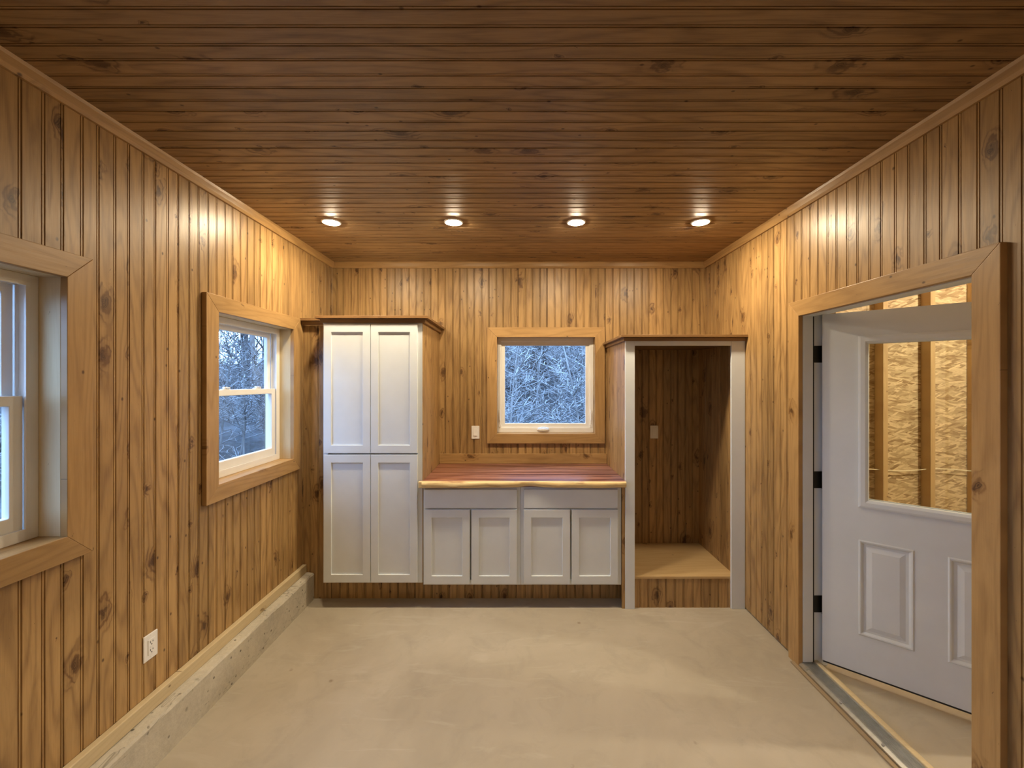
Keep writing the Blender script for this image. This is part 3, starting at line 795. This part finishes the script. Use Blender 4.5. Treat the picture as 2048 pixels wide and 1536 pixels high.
# ------------------------------------------------------------------ switches and outlet
def wall_plate(name, O, n, label, cat, kind):
    n = Vector(n); w = Z.cross(n); r = empty(name, O); tag(r, label, cat); mw = axes(O, n, w, Z)
    MB().box(0, 0.006, -0.036, 0.036, -0.0585, 0.0585).build('plate', M['plastic'], r, mw, 0.003)
    if kind == 'switch':
        MB().box(0.006, 0.0075, -0.0165, 0.0165, -0.034, 0.034).build('insert', M['plastic'], r, mw, 0.001)
        MB().add([(0.0075, -0.013, -0.029), (0.0075, 0.013, -0.029), (0.0075, 0.013, 0.029), (0.0075, -0.013, 0.029),
                  (0.0125, -0.013, -0.029), (0.0125, 0.013, -0.029), (0.0095, 0.013, 0.0), (0.0095, -0.013, 0.0), (0.0085, 0.013, 0.029), (0.0085, -0.013, 0.029)],
                 [(0, 1, 2, 3), (4, 7, 6, 5), (7, 9, 8, 6), (0, 4, 5, 1), (3, 2, 8, 9), (1, 5, 6, 8, 2), (0, 3, 9, 7, 4)]).build('rocker', M['plastic'], r, mw)
    else:
        ins = MB().box(0.006, 0.009, -0.0165, 0.0165, -0.034, 0.034).build('insert', M['plastic'], r, mw, 0.001)
        for s in (-1, 1):
            mb = MB(); zc = s * 0.018
            for yy, hh in ((-0.0065, 0.0045), (0.0065, 0.0035)): mb.box(0.0091, 0.0096, yy - 0.0014, yy + 0.0014, zc - hh + 0.003, zc + hh + 0.003)
            mb.loops([[(xx, 0.0028 * math.cos(t * math.pi / 4), zc - 0.008 + 0.0028 * math.sin(t * math.pi / 4)) for t in range(8)] for xx in (0.0091, 0.0096)])
            mb.build('socket_slots', M['slot'], ins, mw)
        MB().box(0.0091, 0.0105, -0.009, 0.009, -0.004, 0.004).build('test_button', M['plastic'], ins, mw, 0.0005)
    for zz_ in (-0.048, 0.048):
        mb = MB(); mb.loops([[(xx, 0.003 * math.cos(t * math.pi / 4), zz_ + 0.003 * math.sin(t * math.pi / 4)) for t in range(8)] for xx in (0.0055, 0.0065)])
        mb.build('screw', M['plastic'], r, mw)
wall_plate('light_switch', (-0.392, YB, 1.232), -Y, 'white rocker switch plate on pine wall beside the square window', 'switch', 'switch')
wall_plate('light_switch', (1.217, YB, 1.235), -Y, 'white rocker switch plate inside the dark pine nook', 'switch', 'switch')
wall_plate('wall_outlet', (-A, 1.888, 0.487), X, 'white electrical outlet low on the windowed pine wall', 'outlet', 'outlet')

# ------------------------------------------------------------------ downlights
def downlight(x, y, label, group, lens='lens'):
    r = empty('ceiling_downlight', (x, y, ZC)); tag(r, label, 'ceiling light', group)
    lathe(x, y, [(0.064, ZC + 0.001), (0.064, ZC - 0.003), (0.060, ZC - 0.006), (0.0465, ZC - 0.006), (0.0465, ZC + 0.001)], 32).build('trim_ring', M['plastic'], r, None, 0, True)
    lathe(x, y, [(0.046, ZC - 0.002), (0.0455, ZC - 0.007), (0.037, ZC - 0.0105), (0.020, ZC - 0.0125), (0.004, ZC - 0.013)], 24).build('lens', M[lens], r, None, 0, True)
LY = 2.79
for x_, lb in ((-1.262, 'lit round downlight in the board ceiling, nearest the windowed wall'),
               (-0.440, 'lit round downlight in the board ceiling, second from the windowed wall'),
               (0.385, 'lit round downlight in the board ceiling, second from the doorway wall'),
               (1.222, 'lit round downlight in the board ceiling, nearest the doorway wall')):
    downlight(x_, LY, lb, 'ceiling downlights in a row')
for x_ in (-1.262, -0.440, 0.385, 1.222):      # added row behind the camera, unseen, fills foreground floor and cabinet fronts
    downlight(x_, -1.25, 'added unseen round fill downlight in the board ceiling near the bare end wall', 'added fill downlights near the end wall', 'lens_fill')

# ------------------------------------------------------------------ woods outside
def gz(x, y):
    d = max(0.0, math.hypot(x, y) - 5.0); az = math.degrees(math.atan2(-x, y))    # degrees to the left of straight ahead
    t = min(1.0, max(0.0, (az - 8.0) / 26.0)); t = t * t * (3 - 2 * t)
    sl = 0.20 * (1 - t) + 0.062 * t
    if abs(az) > 70: sl *= max(0.0, 1 - (abs(az) - 70) / 40)
    return -0.45 + sl * d + 0.12 * math.sin(x * 0.6) * math.cos(y * 0.5) * min(1, d / 5)
g = MB(); N = 110; S = 75.0; vs = []; fs = []
for i in range(N + 1):
    for j in range(N + 1):
        x_ = -S + 2 * S * i / N; y_ = -S + 2 * S * j / N
        inside = (-2.6 < x_ < 5.8 and -3.2 < y_ < 4.6)
        vs.append((x_, y_, -0.6 if inside else gz(x_, y_)))
for i in range(N):
    for j in range(N): fs.append((i * (N + 1) + j, (i + 1) * (N + 1) + j, (i + 1) * (N + 1) + j + 1, i * (N + 1) + j + 1))
g.add(vs, fs); go = g.build('ground', M['ground'], smooth=True)
tag(go, 'snow dusted woodland slope outside the windows', 'ground', kind='structure')

def tree_mesh(seed, H, R, nb=16, spread=0.35, low=0.18, subs=(6, 4), name='bare_tree'):
    rnd = random.Random(seed); mb = MB()
    NS = (10, 5, 3, 2); SD = (7, 4, 3, 3); WG = (0.045, 0.14, 0.2, 0.25)
    def grow(p, d, L, r, lv):
        n = NS[lv]; loops = []; path = []
        for i in range(n + 1):
            t = i / n; rr = max(r * (1 - 0.85 * t), 0.007)
            up = Vector((1, 0, 0)) if abs(d.z) > 0.9 else Z
            a = d.cross(up).normalized(); b = d.cross(a)
            loops.append([tuple(p + a * rr * math.cos(2 * math.pi * k / SD[lv]) + b * rr * math.sin(2 * math.pi * k / SD[lv])) for k in range(SD[lv])])
            path.append((p.copy(), d.copy(), rr))
            d = (d + Vector((rnd.uniform(-1, 1), rnd.uniform(-1, 1), rnd.uniform(-0.5, 1.0))) * WG[lv]).normalized()
            p = p + d * (L / n)
        mb.loops(loops, caps=False)
        if lv == 3: return
        cnt = (nb, *subs)[lv]
        for c in range(cnt):
            t = rnd.uniform(low if lv == 0 else 0.2, 1.0); k = min(n - 1, int(t * n)); q, dd, rr = path[k]; q = q.lerp(path[k + 1][0], t * n - k)
            ang = rnd.uniform(0, 6.283); side = Vector((math.cos(ang), math.sin(ang), 0))
            if lv: side = (side + Vector((0, 0, rnd.uniform(-0.2, 0.8)))).normalized()
            nd = (dd * (1 - spread) + side * rnd.uniform(spread * 0.7, spread * 1.4)).normalized()
            LL = L * ((0.30 - 0.14 * t) if lv == 0 else rnd.uniform(0.3, 0.55))
            grow(q, nd, LL, rr * (0.42 if lv == 0 else 0.55), lv + 1)
    grow(Vector((0, 0, -0.3)), Vector((rnd.uniform(-.05, .05), rnd.uniform(-.05, .05), 1)).normalized(), H, R, 0)
    return mb.mesh(name, M['bark'])
protos = [tree_mesh(100 + k, H, R, nb, sp, lw) for k, (H, R, nb, sp, lw) in enumerate(
    [(13, 0.11, 22, .42, .12), (15, 0.14, 22, .38, .15), (11, 0.075, 20, .45, .1), (16, 0.17, 24, .42, .12), (9, 0.05, 18, .42, .08), (12, 0.10, 24, .55, .1)])]
far = [tree_mesh(300 + k, H, R, nb, .42, .08, (5, 3), 'far_tree') for k, (H, R, nb) in enumerate([(13, 0.10, 20), (10, 0.07, 18), (15, 0.12, 20), (8, 0.05, 16)])]
brush = [tree_mesh(200 + k, H, R, nb, 0.7, 0.05, (5, 3), 'brush') for k, (H, R, nb) in enumerate([(2.6, 0.020, 12), (3.4, 0.026, 14), (2.0, 0.018, 12)])]
rt = random.Random(21)
def polar(az, d): return -d * math.sin(math.radians(az)), d * math.cos(math.radians(az))
TK = ['tall', 'tall stout', 'slim', 'very tall thick', 'small slender', 'wide spreading']
def grove(n, az0, az1, d0, d1, gap, where, group):
    pts = []; tries = 0
    while len(pts) < n and tries < 4000:
        tries += 1
        q = polar(rt.uniform(az0, az1), d0 + (d1 - d0) * rt.random() ** 0.8)
        if all(math.hypot(q[0] - p[0], q[1] - p[1]) > gap for p in pts): pts.append(q)
    for k, (x_, y_) in enumerate(pts):
        o = bpy.data.objects.new('bare_tree', protos[k % 6]); COL.objects.link(o)
        sc = rt.uniform(0.85, 1.15)
        o.location = (x_, y_, gz(x_, y_)); o.scale = (sc, sc, sc); o.rotation_euler = (rt.uniform(-.04, .04), rt.uniform(-.04, .04), rt.uniform(0, 6.28))
        tag(o, TK[k % 6] + ' bare tree ' + where, 'tree', TK[k % 6] + ' ' + group)
grove(36, -14, 7, 9.5, 34, 1.9, 'on the slope seen through the square window', 'trees beyond the square window')
grove(34, 26, 53, 11, 36, 2.6, 'in the woods seen through the double hung windows', 'trees beyond the double hung windows')
import numpy as np
def thicket(spec, label):
    """a tangle of far trees and brush that nobody could count: one object"""
    V = []; FA = []; base = 0
    for meshes, n, az0, az1, d0, d1 in spec:
        dat = []
        for me in meshes:
            v = np.empty(len(me.vertices) * 3); me.vertices.foreach_get('co', v)
            f = np.array([p.vertices[:] for p in me.polygons]); dat.append((v.reshape(-1, 3), f))
        for k in range(n):
            x_, y_ = polar(rt.uniform(az0, az1), rt.uniform(d0, d1)); v, f = dat[k % len(dat)]
            sc = rt.uniform(0.8, 1.2); a = rt.uniform(0, 6.28); ca, sa = math.cos(a) * sc, math.sin(a) * sc
            w = np.stack([v[:, 0] * ca - v[:, 1] * sa + x_, v[:, 0] * sa + v[:, 1] * ca + y_, v[:, 2] * sc + gz(x_, y_)], 1)
            V.append(w); FA.append(f + base); base += len(w)
    V = np.concatenate(V); FA = np.concatenate(FA)
    me = bpy.data.meshes.new('distant_thicket'); me.vertices.add(len(V)); me.vertices.foreach_set('co', V.ravel())
    me.loops.add(FA.size); me.loops.foreach_set('vertex_index', FA.ravel().astype(np.int32))
    me.polygons.add(len(FA)); me.polygons.foreach_set('loop_start', np.arange(0, FA.size, 4, dtype=np.int32))
    me.update(calc_edges=True); me.materials.append(M['bark'])
    tag(link('distant_thicket', me), label, 'woods', kind='stuff')
thicket([(far, 80, -14, 7, 30, 62), (far, 60, -14, 7, 16, 32), (brush, 70, -14, 7, 14, 40), (brush, 75, -14, 7, 7, 20)], 'tangled snowy woods covering the slope behind the square window')
thicket([(far, 70, 26, 53, 28, 64), (brush, 130, 26, 53, 9, 40)], 'tangled grey woods far outside the double hung windows')
